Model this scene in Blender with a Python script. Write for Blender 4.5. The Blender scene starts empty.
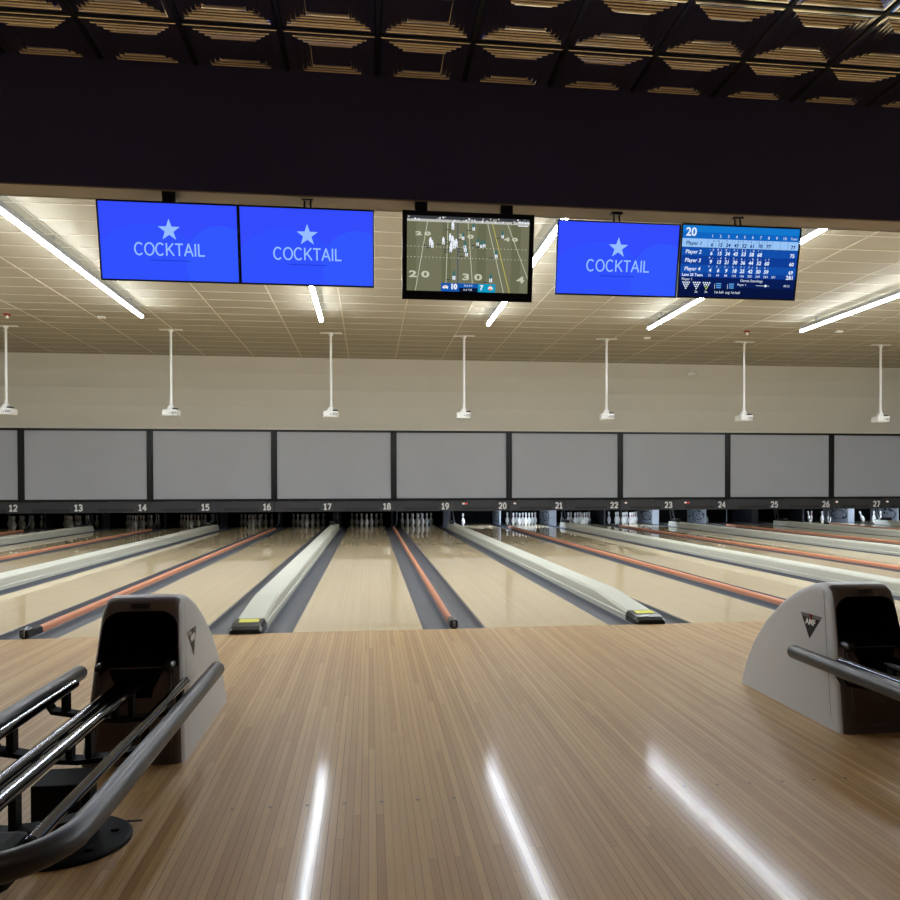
import bpy, bmesh, math, random
from mathutils import Vector, Matrix
random.seed(7)
SC = bpy.context.scene
COL = SC.collection
PI = math.pi

# ------------------------------------------------------------------ helpers
def lin(c):
    return tuple((v/255/12.92 if v/255 <= .04045 else ((v/255+.055)/1.055)**2.4) for v in c)

def tag(o, label=None, cat=None, group=None, kind=None):
    if label: o['label'] = label
    if cat: o['category'] = cat
    if group: o['group'] = group
    if kind: o['kind'] = kind
    return o

def empty(name, loc, label=None, cat=None, group=None):
    o = bpy.data.objects.new(name, None); COL.objects.link(o)
    o.location = loc; o.empty_display_size = .1
    return tag(o, label, cat, group)

class MB:
    """collects faces, builds ONE mesh object"""
    def __init__(s): s.v=[]; s.f=[]; s.mi=[]; s.sm=[]
    def add(s, vs, fs, m=0, smooth=False):
        b=len(s.v); s.v += [tuple(p) for p in vs]
        for f in fs: s.f.append([i+b for i in f]); s.mi.append(m); s.sm.append(smooth)
        return s
    def box(s, a, b, m=0):
        x0,y0,z0=[min(p,q) for p,q in zip(a,b)]; x1,y1,z1=[max(p,q) for p,q in zip(a,b)]
        vs=[(x0,y0,z0),(x1,y0,z0),(x1,y1,z0),(x0,y1,z0),(x0,y0,z1),(x1,y0,z1),(x1,y1,z1),(x0,y1,z1)]
        return s.add(vs,[(0,3,2,1),(4,5,6,7),(0,1,5,4),(1,2,6,5),(2,3,7,6),(3,0,4,7)],m)
    def bbox(s, a, b, r=.005, m=0):
        """box with bevelled edges"""
        bm=bmesh.new(); bmesh.ops.create_cube(bm,size=1)
        ce=[(p+q)/2 for p,q in zip(a,b)]; sz=[abs(q-p) for p,q in zip(a,b)]
        for v in bm.verts: v.co=Vector([c+v.co[i]*sz[i] for i,c in enumerate(ce)])
        bmesh.ops.bevel(bm,geom=bm.edges[:],offset=min(r,min(sz)*.45),segments=2,affect='EDGES',profile=.6)
        bm.verts.index_update()
        s.add([v.co for v in bm.verts],[[v.index for v in f.verts] for f in bm.faces],m); bm.free(); return s
    def prism(s, prof, axis, a, b, m=0, smooth=False, caps=True):
        """prof: list of 2D points; axis 0: (y,z) along x; 1: (x,z) along y; 2: (x,y) along z"""
        def P(p,t): return (t,p[0],p[1]) if axis==0 else (p[0],t,p[1]) if axis==1 else (p[0],p[1],t)
        n=len(prof); vs=[P(p,a) for p in prof]+[P(p,b) for p in prof]
        fs=[(i,(i+1)%n,n+(i+1)%n,n+i) for i in range(n)]
        s.add(vs,fs,m,smooth)
        if caps: s.add(vs,[list(range(n))[::-1],list(range(n,2*n))],m)
        return s
    def strip(s, prof, y0, y1, m=0, smooth=False):
        """open profile (x,z) swept along y"""
        n=len(prof); vs=[(p[0],y0,p[1]) for p in prof]+[(p[0],y1,p[1]) for p in prof]
        return s.add(vs,[(i,i+1,n+i+1,n+i) for i in range(n-1)],m,smooth)
    def tube(s, path, r, seg=12, m=0, caps=True, round_ends=False):
        path=[Vector(p) for p in path]; rs=[r]*len(path) if not isinstance(r,(list,tuple)) else list(r)
        if round_ends:
            d0=(path[0]-path[1]).normalized(); d1=(path[-1]-path[-2]).normalized()
            pre=[];post=[];pr=[];po=[]
            for k in (75,50,25):
                a=math.radians(k)
                pre.append(path[0]+d0*rs[0]*math.sin(a)); pr.append(rs[0]*math.cos(a))
                post.append(path[-1]+d1*rs[-1]*math.sin(a)); po.append(rs[-1]*math.cos(a))
            path=pre+path+post[::-1]; rs=pr+rs+po[::-1]
        n=len(path); ref=None; vs=[]
        for i,p in enumerate(path):
            t=(path[min(i+1,n-1)]-path[max(i-1,0)]).normalized()
            if ref is None:
                ref=Vector((0,0,1)) if abs(t.z)<.9 else Vector((1,0,0))
            u=(ref-t*ref.dot(t)).normalized(); w=t.cross(u); ref=u
            for k in range(seg):
                a=2*PI*k/seg; vs.append(p+u*rs[i]*math.cos(a)+w*rs[i]*math.sin(a))
        fs=[(i*seg+k,i*seg+(k+1)%seg,(i+1)*seg+(k+1)%seg,(i+1)*seg+k) for i in range(n-1) for k in range(seg)]
        s.add(vs,fs,m,True)
        if caps: s.add(vs,[list(range(seg))[::-1],list(range((n-1)*seg,n*seg))],m)
        return s
    def lathe(s, prof, c=(0,0,0), seg=20, m=0, mfun=None, smooth=True):
        """prof: (r,z)"""
        vs=[(c[0]+r*math.cos(2*PI*k/seg),c[1]+r*math.sin(2*PI*k/seg),c[2]+z) for r,z in prof for k in range(seg)]
        for i in range(len(prof)-1):
            mm=mfun(i) if mfun else m
            s.add([vs[i*seg+k] for k in range(seg)]+[vs[(i+1)*seg+k] for k in range(seg)],
                  [(k,(k+1)%seg,seg+(k+1)%seg,seg+k) for k in range(seg)],mm,smooth)
        n=len(prof)
        s.add(vs[:seg],[list(range(seg))[::-1]],mfun(0) if mfun else m)
        s.add(vs[-seg:],[list(range(seg))],mfun(n-2) if mfun else m)
        return s
    def disc(s, c, r, seg=16, m=0, plane='xy', ry=None):
        ry=ry or r; vs=[]
        for k in range(seg):
            a=2*PI*k/seg; u,w=r*math.cos(a),ry*math.sin(a)
            vs.append((c[0]+u,c[1]+w,c[2]) if plane=='xy' else (c[0]+u,c[1],c[2]+w))
        return s.add(vs,[list(range(seg))],m)
    def flat(s): s.sm=[False]*len(s.sm); return s
    def build(s, name, mats, parent=None, loc=(0,0,0), merge=False):
        me=bpy.data.meshes.new(name); me.from_pydata(s.v,[],s.f)
        for m in (mats if isinstance(mats,(list,tuple)) else [mats]): me.materials.append(m)
        me.polygons.foreach_set('material_index',s.mi); me.polygons.foreach_set('use_smooth',s.sm)
        bm=bmesh.new(); bm.from_mesh(me)
        if merge: bmesh.ops.remove_doubles(bm,verts=bm.verts,dist=1e-5)
        bm.to_mesh(me); bm.free(); me.update()
        o=bpy.data.objects.new(name,me); COL.objects.link(o); o.location=loc
        if parent: o.parent=parent
        return o

def copy_tree(o, parent=None):
    c=o.copy(); COL.objects.link(c)
    if parent: c.parent=parent
    for ch in list(o.children): copy_tree(ch,c)
    return c

_tc={}

def text_geo(body, size, ax='CENTER', bold=0., shear=0., ext=0., ay='CENTER'):
    k=(body,size,ax,bold,shear,ext,ay)
    if k in _tc: return _tc[k]
    cu=bpy.data.curves.new('lettering','FONT'); cu.body=body; cu.size=size; cu.align_x=ax; cu.align_y=ay
    cu.offset=bold; cu.shear=shear; cu.extrude=ext; cu.resolution_u=3; cu.fill_mode='BOTH' if ext else 'FRONT'
    o=bpy.data.objects.new('lettering',cu); COL.objects.link(o)
    me=bpy.data.meshes.new_from_object(o.evaluated_get(bpy.context.evaluated_depsgraph_get()))
    r=([tuple(v.co) for v in me.vertices],[list(p.vertices) for p in me.polygons])
    bpy.data.objects.remove(o); bpy.data.curves.remove(cu); bpy.data.meshes.remove(me)
    _tc[k]=r; return r

def put_text(mb, body, x, z, y, size, m, ax='CENTER', bold=0., shear=0., sx=1., rot=None):
    """text standing in the XZ plane facing -Y"""
    vs,fs=text_geo(body,size,ax,bold,shear)
    mb.add([(x+v[0]*sx,y,z+v[1]) for v in vs],fs,m)

def _arc(cx,cz,rx,rz,a0,a1,n=14):
    return [(cx+rx*math.cos(math.radians(a0+(a1-a0)*k/n)),cz+rz*math.sin(math.radians(a0+(a1-a0)*k/n))) for k in range(n+1)]
GL={'C':(.74,[_arc(.39,.5,.36,.5,48,312,20)]),'O':(.80,[_arc(.40,.5,.38,.5,0,360,28)]),
 'K':(.68,[[(.06,0),(.06,1)],[(.62,1),(.06,.36)],[(.25,.57),(.66,0)]]),'T':(.62,[[(.31,0),(.31,1)],[(0,.96),(.62,.96)]]),
 'A':(.70,[[(0,0),(.35,1)],[(.35,1),(.70,0)],[(.13,.34),(.57,.34)]]),'I':(.16,[[(.08,0),(.08,1)]]),'L':(.54,[[(.06,1),(.06,0)],[(.06,.04),(.54,.04)]]),
 '0':(.6,[_arc(.3,.5,.25,.5,0,360,20)]),'1':(.5,[[(.27,0),(.27,1)],[(.05,.80),(.27,.97)],[(.06,.03),(.48,.03)]]),
 '2':(.6,[_arc(.3,.70,.24,.30,160,-30,10)+[(.05,.04)],[(.05,.05),(.56,.05)]]),
 '3':(.6,[_arc(.28,.74,.22,.26,150,-90,10),_arc(.28,.26,.26,.26,90,-150,10)]),
 '4':(.6,[[(.42,0),(.42,1)],[(.42,.98),(.04,.30)],[(.04,.30),(.58,.30)]]),
 '5':(.6,[[(.52,.96),(.14,.96)],[(.14,.96),(.10,.52)],_arc(.29,.32,.25,.32,130,-150,12)]),
 '6':(.6,[_arc(.3,.31,.24,.31,0,360,18),_arc(.52,.36,.47,.64,100,185,8)]),
 '7':(.6,[[(.04,.95),(.56,.95)],[(.55,.95),(.22,0)]]),
 '8':(.6,[_arc(.3,.75,.20,.25,0,360,16),_arc(.3,.26,.25,.26,0,360,18)]),
 '9':(.6,[_arc(.3,.69,.24,.31,0,360,18),_arc(.08,.64,.47,.64,-80,5,8)])}
def stroke_text(mb, body, x, z, y, h, t, m, gap=.16, sx=1.):
    """even-stroke lettering in the XZ plane facing -Y, centred on x, baseline z"""
    tot=sum(GL[c][0] for c in body)+gap*(len(body)-1); px=x-tot*h*sx/2
    for c in body:
        w,paths=GL[c]
        for path in paths:
            for a,b in zip(path,path[1:]):
                A=Vector((px+a[0]*h*sx,z+a[1]*h)); B=Vector((px+b[0]*h*sx,z+b[1]*h)); d=(B-A).normalized(); e=d*t*.22; n=Vector((-d.y,d.x))*t/2
                A2,B2=A-e,B+e
                mb.add([(p.x,y,p.y) for p in (A2-n,B2-n,B2+n,A2+n)],[(0,1,2,3)],m); y-=.0003
        px+=(w+gap)*h*sx
# ------------------------------------------------------------------ materials
def new_mat(name):
    m=bpy.data.materials.new(name); m.use_nodes=True
    nt=m.node_tree; b=nt.nodes['Principled BSDF']; return m,nt,b
def N(nt,t,**kw):
    n=nt.nodes.new(t)
    for k,v in kw.items(): setattr(n,k,v)
    return n
def pmat(name, col, rough=.5, metal=0., noise=.0, scale=8., coat=0., coatr=.05, bump=0., spec=.5):
    """procedural principled: base colour varied by noise, optional bump"""
    m,nt,b=new_mat(name); c=lin(col)
    b.inputs['Roughness'].default_value=rough; b.inputs['Metallic'].default_value=metal
    b.inputs['Coat Weight'].default_value=coat; b.inputs['Coat Roughness'].default_value=coatr
    b.inputs['Specular IOR Level'].default_value=spec
    tc=N(nt,'ShaderNodeTexCoord'); nz=N(nt,'ShaderNodeTexNoise'); nz.inputs['Scale'].default_value=scale; nz.inputs['Detail'].default_value=4
    nt.links.new(tc.outputs['Object'],nz.inputs['Vector'])
    mx=N(nt,'ShaderNodeMix',data_type='RGBA'); mx.inputs[6].default_value=(*[v*(1-noise) for v in c],1); mx.inputs[7].default_value=(*[min(1,v*(1+noise)) for v in c],1)
    nt.links.new(nz.outputs['Fac'],mx.inputs[0]); nt.links.new(mx.outputs[2],b.inputs['Base Color'])
    if bump:
        bp=N(nt,'ShaderNodeBump'); bp.inputs['Strength'].default_value=bump; bp.inputs['Distance'].default_value=.002
        n2=N(nt,'ShaderNodeTexNoise'); n2.inputs['Scale'].default_value=scale*12
        nt.links.new(tc.outputs['Object'],n2.inputs['Vector']); nt.links.new(n2.outputs['Fac'],bp.inputs['Height']); nt.links.new(bp.outputs['Normal'],b.inputs['Normal'])
    return m
def emat(name, col, strength=1.):
    m=bpy.data.materials.new(name); m.use_nodes=True; nt=m.node_tree; nt.nodes.clear()
    e=N(nt,'ShaderNodeEmission'); e.inputs[0].default_value=(*lin(col),1); e.inputs[1].default_value=strength
    o=N(nt,'ShaderNodeOutputMaterial'); nt.links.new(e.outputs[0],o.inputs[0]); return m

def wood(name, c1, c2, cdark, bw, blen, rough, coat, coatr, gap, spec=.5):
    """long narrow boards running along Y (world-aligned object coordinates)"""
    m,nt,b=new_mat(name); L=nt.links.new
    tc=N(nt,'ShaderNodeTexCoord'); sp=N(nt,'ShaderNodeSeparateXYZ'); L(tc.outputs['Object'],sp.inputs[0])
    def M(op,a,bb=None,c=None):
        n=N(nt,'ShaderNodeMath',operation=op)
        for i,x in enumerate((a,bb,c)):
            if x is None: continue
            if isinstance(x,(int,float)): n.inputs[i].default_value=x
            else: L(x,n.inputs[i])
        return n.outputs[0]
    u=M('DIVIDE',sp.outputs[0],bw); ui=M('FLOOR',u); uf=M('FRACT',u)
    wn=N(nt,'ShaderNodeTexWhiteNoise',noise_dimensions='1D'); L(ui,wn.inputs['W'])
    v=M('ADD',M('DIVIDE',sp.outputs[1],blen),M('MULTIPLY',wn.outputs['Value'],7.3)); vi=M('FLOOR',v); vf=M('FRACT',v)
    cb=N(nt,'ShaderNodeCombineXYZ'); L(ui,cb.inputs[0]); L(vi,cb.inputs[1])
    w2=N(nt,'ShaderNodeTexWhiteNoise',noise_dimensions='2D'); L(cb.outputs[0],w2.inputs['Vector'])
    # grain
    mp=N(nt,'ShaderNodeMapping'); mp.inputs['Scale'].default_value=(140,4,1); L(tc.outputs['Object'],mp.inputs[0])
    add=N(nt,'ShaderNodeVectorMath',operation='ADD'); L(mp.outputs[0],add.inputs[0]); L(w2.outputs['Color'],add.inputs[1])
    gn=N(nt,'ShaderNodeTexNoise'); gn.inputs['Scale'].default_value=1; gn.inputs['Detail'].default_value=5; L(add.outputs[0],gn.inputs['Vector'])
    big=N(nt,'ShaderNodeTexNoise'); big.inputs['Scale'].default_value=.8; L(tc.outputs['Object'],big.inputs['Vector'])
    f=M('ADD',M('MULTIPLY',w2.outputs['Value'],.45),M('ADD',M('MULTIPLY',gn.outputs['Fac'],.45),M('MULTIPLY',M('SUBTRACT',big.outputs['Fac'],.5),.3)))
    mx=N(nt,'ShaderNodeMix',data_type='RGBA'); mx.inputs[6].default_value=(*lin(c1),1); mx.inputs[7].default_value=(*lin(c2),1); L(f,mx.inputs[0])
    # joints
    e=M('MINIMUM',uf,M('SUBTRACT',1,uf)); ln=M('LESS_THAN',e,gap)
    e2=M('MULTIPLY',M('MINIMUM',vf,M('SUBTRACT',1,vf)),blen/bw); ln2=M('LESS_THAN',e2,gap*.8)
    j=M('MULTIPLY',M('MAXIMUM',ln,ln2),M('ADD',M('MULTIPLY',wn.outputs['Value'],.6),.25))
    m2=N(nt,'ShaderNodeMix',data_type='RGBA'); L(j,m2.inputs[0]); L(mx.outputs[2],m2.inputs[6]); m2.inputs[7].default_value=(*lin(cdark),1)
    L(m2.outputs[2],b.inputs['Base Color'])
    b.inputs['Roughness'].default_value=rough; b.inputs['Coat Weight'].default_value=coat; b.inputs['Coat Roughness'].default_value=coatr
    b.inputs['Specular IOR Level'].default_value=spec
    return m

M_LANE=wood('lane maple',(240,219,174),(224,196,148),(166,134,96),.0270,3.2,.42,1.,.008,.03)
M_APPR=wood('approach maple',(214,180,128),(156,117,74),(84,58,36),.0270,2.3,.48,.22,.10,.05,.22)
M_DOT=pmat('lane dots',(70,52,36),.4)
M_GUT=pmat('gutter plastic',(82,85,92),.42,0,.12,14)
M_GUTL=pmat('gutter trim',(66,68,76),.5)
M_CAP=pmat('ivory cap',(200,200,186),.38,0,.05,3)
M_CAPS=pmat('ivory cap side',(192,191,178),.45,0,.05,3)
M_BLK=pmat('black plastic',(14,14,15),.3,0,.1,10)
M_BLKM=pmat('matte black',(11,11,12),.7,spec=.2)
M_YEL=pmat('yellow label',(224,220,60),.5)
M_ORG=pmat('salmon orange cover',(208,138,104),.38,0,.08,5)
M_MET=pmat('grey metal',(120,120,122),.35,.8)
M_DKM=pmat('dark steel',(60,62,66),.4,.7)
M_SCR=pmat('grey mesh screen',(188,191,198),.75,0,.03,2.,bump=.05)
M_STRIP=pmat('charcoal board',(62,62,66),.45,0,.05,3)
M_STRIPD=pmat('charcoal board slot',(44,44,48),.5)
M_NUM=pmat('white numerals',(240,240,236),.5)
M_WALL=pmat('beige paint',(160,151,131),.8,0,.03,1.5)
M_COVE=pmat('pale cove paint',(222,218,206),.8,0,.03,1.5)
M_TBAR=pmat('ceiling tee bar',(198,190,170),.6)
M_WHITE=pmat('white plastic',(232,230,224),.45)
M_RED=pmat('red escutcheon',(150,40,30),.45)
M_NAVY=pmat('navy black paint',(60,63,108),.75,0,.08,2)
M_SOFF=pmat('taupe soffit',(150,138,126),.8,0,.04,2)
M_HOUS=pmat('lamp housing',(150,150,150),.5)
M_LED=emat('led diffuser',(238,247,255),98.)
M_LEDUP=emat('led up light',(225,240,250),5)
M_PIN=pmat('pin white',(236,234,228),.25,0,.02,6,coat=.5)
M_PINR=pmat('pin stripe red',(190,26,30),.3)
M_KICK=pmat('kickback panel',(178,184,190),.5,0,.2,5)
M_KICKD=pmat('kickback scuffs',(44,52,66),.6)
M_PIT=pmat('pit black',(9,9,10),.85,spec=.2)
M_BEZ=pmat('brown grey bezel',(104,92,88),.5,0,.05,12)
M_HOOD=pmat('beige grey hood',(194,194,192),.42,0,.05,22,bump=.04)
M_PANEL=pmat('brown inner panel',(92,78,72),.5,0,.05,12)
M_PAD=pmat('padded black vinyl',(33,34,36),.36,0,.12,30,bump=.08)
M_CHR=pmat('dark polished chrome',(74,78,90),.09,1.)
M_TIN=pmat('embossed tin',(236,232,224),.09,1.,.06,3)
M_TBK=pmat('black tee bar',(10,10,11),.5)
M_GOLD=pmat('badge metal',(150,128,92),.3,.9)
M_LOGO=pmat('logo black',(30,30,32),.3)
M_LGRY=pmat('logo silver',(150,150,152),.35,.6)
M_LRED=pmat('logo red',(150,36,36),.4)

# ------------------------------------------------------------------ dimensions
LW=1.0541; GO=.5246; GG=.7442; P=2*LW+GO+GG; CC=LW/2+GO/2
WALLY=16.83; BZ0,BZ1=.50,.80; SZ1=2.835
CEIL=4.6; COVE_Y=15.0
XL,XR,YF,YB=-16.,20.,-10.,20.4
NW={11:'eleven',12:'twelve',13:'thirteen',14:'fourteen',15:'fifteen',16:'sixteen',17:'seventeen',18:'eighteen',19:'nineteen',20:'twenty',21:'twenty-one',22:'twenty-two',23:'twenty-three',24:'twenty-four',25:'twenty-five',26:'twenty-six',27:'twenty-seven',28:'twenty-eight',10:'ten',29:'twenty-nine'}
def lane_x(n): return ((n-18)//2)*P-CC if n%2==0 else ((n-19)//2)*P+CC

# ------------------------------------------------------------------ setting
def struct(o): o['kind']='structure'; return o
mb=MB()
mb.add([(XL,YF,0),(XR,YF,0),(XR,-.004,0),(XL,-.004,0)],[(0,1,2,3)],0)
mb.add([(XL,-.004,0),(XR,-.004,0),(XR,-.004,-.16),(XL,-.004,-.16)],[(3,2,1,0)],0)
for k in range(-8,9):
    for n in (17,18,19,20):
        pass
for n in range(14,24):                         # approach guide dots
    for k in range(-3,4):
        mb.disc((lane_x(n)+k*.1351,-3.65,.0006),.008,8,1)
        if abs(k)<3: mb.disc((lane_x(n)+k*.1351,-.15,.0006),.006,8,1)
mb.box((-1.66,-3.716,.0004),(-1.49,-3.704,.002),2)
struct(mb.build('floor',[M_APPR,M_DOT,M_BLKM]))
struct(MB().box((XL,-.004,-.30),(XR,YB,-.16)).build('floor',M_PIT))
# lane-hall ceiling: 2x4 ft panels with thin tee bars
mb=MB().box((XL,-.73,CEIL),(XR,COVE_Y+1.9,CEIL+.1),0)
y=-.73+.13
while y<COVE_Y-.1:
    mb.box((XL,y-.011,CEIL-.006),(XR,y+.011,CEIL),1); y+=.61
k=-13
while -1.22*-k<19.5 or k<0:
    x=k*1.22
    if XL<x<XR: mb.box((x-.011,-.73,CEIL-.0065),(x+.011,COVE_Y-.1,CEIL),1)
    k+=1
    if k*1.22>XR: break
struct(mb.build('ceiling',[M_WALL,M_TBAR]))
# faceted cove from the ceiling down to the screens
prof=[(15.0,4.60),(15.62,4.25),(16.12,3.88),(16.48,3.44),(16.72,2.99),(16.80,2.86)]
mb=MB()
for i in range(len(prof)-1):
    a,b=prof[i],prof[i+1]
    mb.add([(XL,a[0],a[1]),(XR,a[0],a[1]),(XR,b[0],b[1]),(XL,b[0],b[1])],[(0,3,2,1)],0)
mb.box((XL,16.79,2.835),(XR,17.0,2.875),0)
struct(mb.build('wall_cove',[M_COVE]))
struct(MB().box((XL-.1,YF,-.3),(XL,YB,4.7)).build('wall_left',M_WALL))
struct(MB().box((XR,YF,-.3),(XR+.1,YB,4.7)).build('wall_right',M_WALL))
struct(MB().box((XL,YB,-.3),(XR,YB+.1,4.7)).build('wall_back',M_PIT))
struct(MB().box((XL,YF-.1,-.3),(XR,YF,4.7)).build('wall_front',M_NAVY))
# bulkhead
struct(MB().box((XL,-.97,3.185),(XR,-.76,4.75)).build('wall_bulkhead',M_NAVY))
struct(MB().box((XL,-.969,3.175),(XR,-.74,3.185)).box((XL,-.76,3.175),(XR,-.74,4.6)).build('trim_1',M_SOFF))

# embossed tin tiles over the approach
def tin():
    mb=MB(); T=.61; Z=4.04
    # concentric profile: (distance from tile edge, drop below plane)
    pr=[(.012,.0)]
    beads=[(.014,.042,.014),(.070,.013,.010),(.100,.013,.010),(.130,.013,.010),(.160,.020,.012)]
    base=0.
    for d0,w,h in beads:
        for k in range(7):
            a=PI*k/6; pr.append((d0+w*(1-math.cos(a))/2, base+h*math.sin(a)))
    pr.append((.195,.004))
    x0=-.02; 
    def tile(cx0,cy0,cx1,cy1,detail):
        if not detail:
            mb.add([(cx0,cy0,Z),(cx1,cy0,Z),(cx1,cy1,Z),(cx0,cy1,Z)],[(0,3,2,1)],0); return
        rings=[]
        for d,h in pr:
            z=Z-h
            rings.append([(cx0+d,cy0+d,z),(cx1-d,cy0+d,z),(cx1-d,cy1-d,z),(cx0+d,cy1-d,z)])
        for i in range(len(rings)-1):
            a,b=rings[i],rings[i+1]
            for k in range(4):
                q=(k+1)%4
                mb.add([a[k],a[q],b[q],b[k]],[(0,3,2,1)],0,False)
        mb.add(rings[-1],[(0,3,2,1)],0)
    ix0=int((XL-x0)/T)-1; ix1=int((XR-x0)/T)
    for i in range(ix0,ix1+1):
        for j in range(-14,1):
            ax,ay=x0+i*T,-1.48+j*T; det=(-13<=i<=14 and j>=-4)
            tile(ax,ay,ax+T,ay+T if j<0 else -.86,det) if j<0 else tile(ax,ay,ax+T,ay+T,det)
    for i in range(ix0,ix1+2): mb.box((x0+i*T-.012,YF,Z-.012),(x0+i*T+.012,-.86,Z+.01),1)
    for j in range(-14,2): mb.box((XL,-1.48+j*T-.012,Z-.0125),(XR,-1.48+j*T+.012,Z+.01),1)
    mb.box((XL,YF,Z+.05),(XR,-.97,Z+.1),1)
    return mb.build('ceiling',[M_TIN,M_TBK])
struct(tin())

# ------------------------------------------------------------------ lanes, gutters, caps, dividers
def lane_proto():
    root=empty('bowling_lane',(0,0,0))
    mb=MB(); h=LW/2
    mb.box((-h,.004,-.05),(h,5.345,0)); mb.box((-h,5.349,-.05),(h,17.95,0)); mb.box((-h,17.953,-.05),(h,19.6,0))
    mb.box((-h,.004,-.06),(h,19.6,-.05),1)
    for k in range(-3,4):
        mb.add([(k*.1351-.013,4.74-abs(k)*.12-.05,.0006),(k*.1351+.013,4.74-abs(k)*.12-.05,.0006),(k*.1351,4.74-abs(k)*.12+.07,.0006)],[(0,1,2)],1)
        if k and abs(k)>1: mb.disc((k*.1+(.05 if k>0 else -.05),2.2,.0006),.008,8,1)
    mb.build('lane_bed',[M_LANE,M_DOT],root)
    for s in (-1,1):
        g=MB(); w=.235; pr=[]
        for k in range(13):
            a=PI*k/12; x=-math.cos(a)*(w/2-.014); z=-.012-.072*math.sin(a)**.75
            pr.append((s*(h+w/2)+x,z))
        pr=[(s*(h+w/2)-w/2+.001,-.004)]+[(s*(h+w/2)-w/2+.012,-.004)]+pr+[(s*(h+w/2)+w/2-.012,-.004),(s*(h+w/2)+w/2-.001,-.004)]
        g.strip(pr,.004,19.6,0,True)
        lo=[(x,z-.008) for x,z in pr]; g.strip(lo[::-1],.004,19.6,0,True)
        for xx in (-.045,.045): g.box((s*(h+w/2)+xx-.003,.004,-.0835),(s*(h+w/2)+xx+.003,19.6,-.0785),1)
        g.build('gutter',[M_GUT,M_GUTL],root)
    return root
LP=lane_proto()
LANES=list(range(11,29))
for i,n in enumerate(LANES):
    o=LP if i==0 else copy_tree(LP)
    o.location=(lane_x(n),0,0)
    tag(o,'glossy maple bowling lane between grey gutters, running up to the number %s'%NW[n] if n not in(11,28) else ('glossy maple bowling lane at the %s edge of the hall, its number out of view'%('left' if n==11 else 'right')),'bowling lane','bowling lanes side by side')

def cap_proto():
    root=empty('return_track_cover',(0,0,0)); w=.131
    def ring(y,z): # cross-section
        return [(-w,y,-.08),(-w,y,.035),(-w+.010,y,.040),(-w+.012,y,z-.02),(-w+.03,y,z),(w-.03,y,z),(w-.012,y,z-.02),(w-.010,y,.040),(w,y,.035),(w,y,-.08)]
    st=[(.27,.072),(1.28,.140),(1.36,.143),(17.0,.143)]
    mb=MB(); R=[ring(*s) for s in st]; n=10
    for a,b in zip(R,R[1:]):
        mb.add(a+b,[(i,i+1,n+i+1,n+i) for i in (0,1,2,6,7,8)],1)
        mb.add(a+b,[(i,i+1,n+i+1,n+i) for i in (3,4,5)],0)
    mb.add(R[-1],[list(range(n))],1)
    mb.add(R[0],[list(range(n))[::-1]],1)
    mb.build('cover',[M_CAP,M_CAPS],root)
    # black moulded end
    e=MB(); w2=.135
    def er(y,z,dx): return [(-w2+dx,y,-.08),(-w2+dx,y,z*.55),(-w2+dx+.02,y,z),(w2-dx-.02,y,z),(w2-dx,y,z*.55),(w2-dx,y,-.08)]
    S=[er(.272,.080,0),er(.10,.070,0),er(.02,.058,.004),er(-.015,.035,.012),er(-.02,-.0,.014)]
    for v in S[-1:]: pass
    S=[[(x,y,max(z,.0006) if y<.0 else z) for x,y,z in r] for r in S]
    for a,b in zip(S,S[1:]): e.add(a+b,[(i,6+i,7+i,i+1) for i in range(5)],0,False)
    e.add(S[0],[list(range(6))],0); e.add(S[-1],[list(range(6))[::-1]],0)
    ec=e.build('end_cap',M_BLK,root)
    l=MB()
    def zt(y): return .0815+(y-.272)*(.010/.172)
    l.add([(-.075,.13,zt(.13)),(.085,.13,zt(.13)),(.085,.245,zt(.245)),(-.075,.245,zt(.245))],[(0,1,2,3)],0)
    l.add([(-.075,.13,zt(.13)-.001),(.085,.13,zt(.13)-.001),(.085,.245,zt(.245)-.001),(-.075,.245,zt(.245)-.001)],[(3,2,1,0)],0)
    tag(l.build('warning_label',M_YEL,ec),'yellow sticker')
    # straps rising to the mask and a dark stop on the far end
    b=MB().tube([(-.02,16.9,.14),(-.02,17.05,.2),(-.02,17.1,.35),(-.02,17.12,.56)],.018,8).tube([(.09,16.9,.14),(.09,17.05,.2),(.06,17.1,.35),(.03,17.12,.56)],.018,8)
    b.build('bracket',M_DKM,root)
    MB().bbox((-.125,16.35,.142),(.02,16.75,.235),.03).build('end_stop',M_BLK,root)
    return root
CP=cap_proto()
for i,k in enumerate(range(-3,6)):
    o=CP if i==0 else copy_tree(CP)
    o.location=((k-.5)*P,0,0)
    a=17+2*k
    tag(o,'ivory track cover with a black nose between lanes %s and %s'%(NW[a],NW[a+1]) if k in(0,1) else 'long ivory track cover running between lanes %s and %s'%(NW[a],NW[a+1]),'track cover','ivory track covers')

def div_proto():
    root=empty('lane_divider',(0,0,0)); w=.0268
    mb=MB(); pr=[(-w,-.08),(-w,.02)]+[(-w*math.cos(PI*k/8),.024+.026*math.sin(PI*k/8)) for k in range(9)]+[(w,.02),(w,-.08)]
    n=len(pr); mb.prism(pr,1,.34,16.9,0,True)
    mb.build('cover',M_ORG,root)
    e=MB().bbox((-.026,.17,-.08),(.026,.338,.048),.008).bbox((-.034,.03,.0),(.034,.165,.066),.014).box((-.02,.04,-.08),(.02,.16,0))
    e.build('end_fitting',M_BLK,root)
    MB().tube([(0,.175,.052),(0,.10,.07),(0,.02,.045),(0,.018,.01)],.013,8).build('end_strap',M_MET,root)
    MB().box((-.022,16.9,.0),(.022,17.2,.06)).tube([(.0,16.92,.05),(.05,17.02,.08),(.09,17.08,.2),(.10,17.1,.5)],.02,8).build('bracket',M_DKM,root)
    return root
DP=div_proto()
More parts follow.
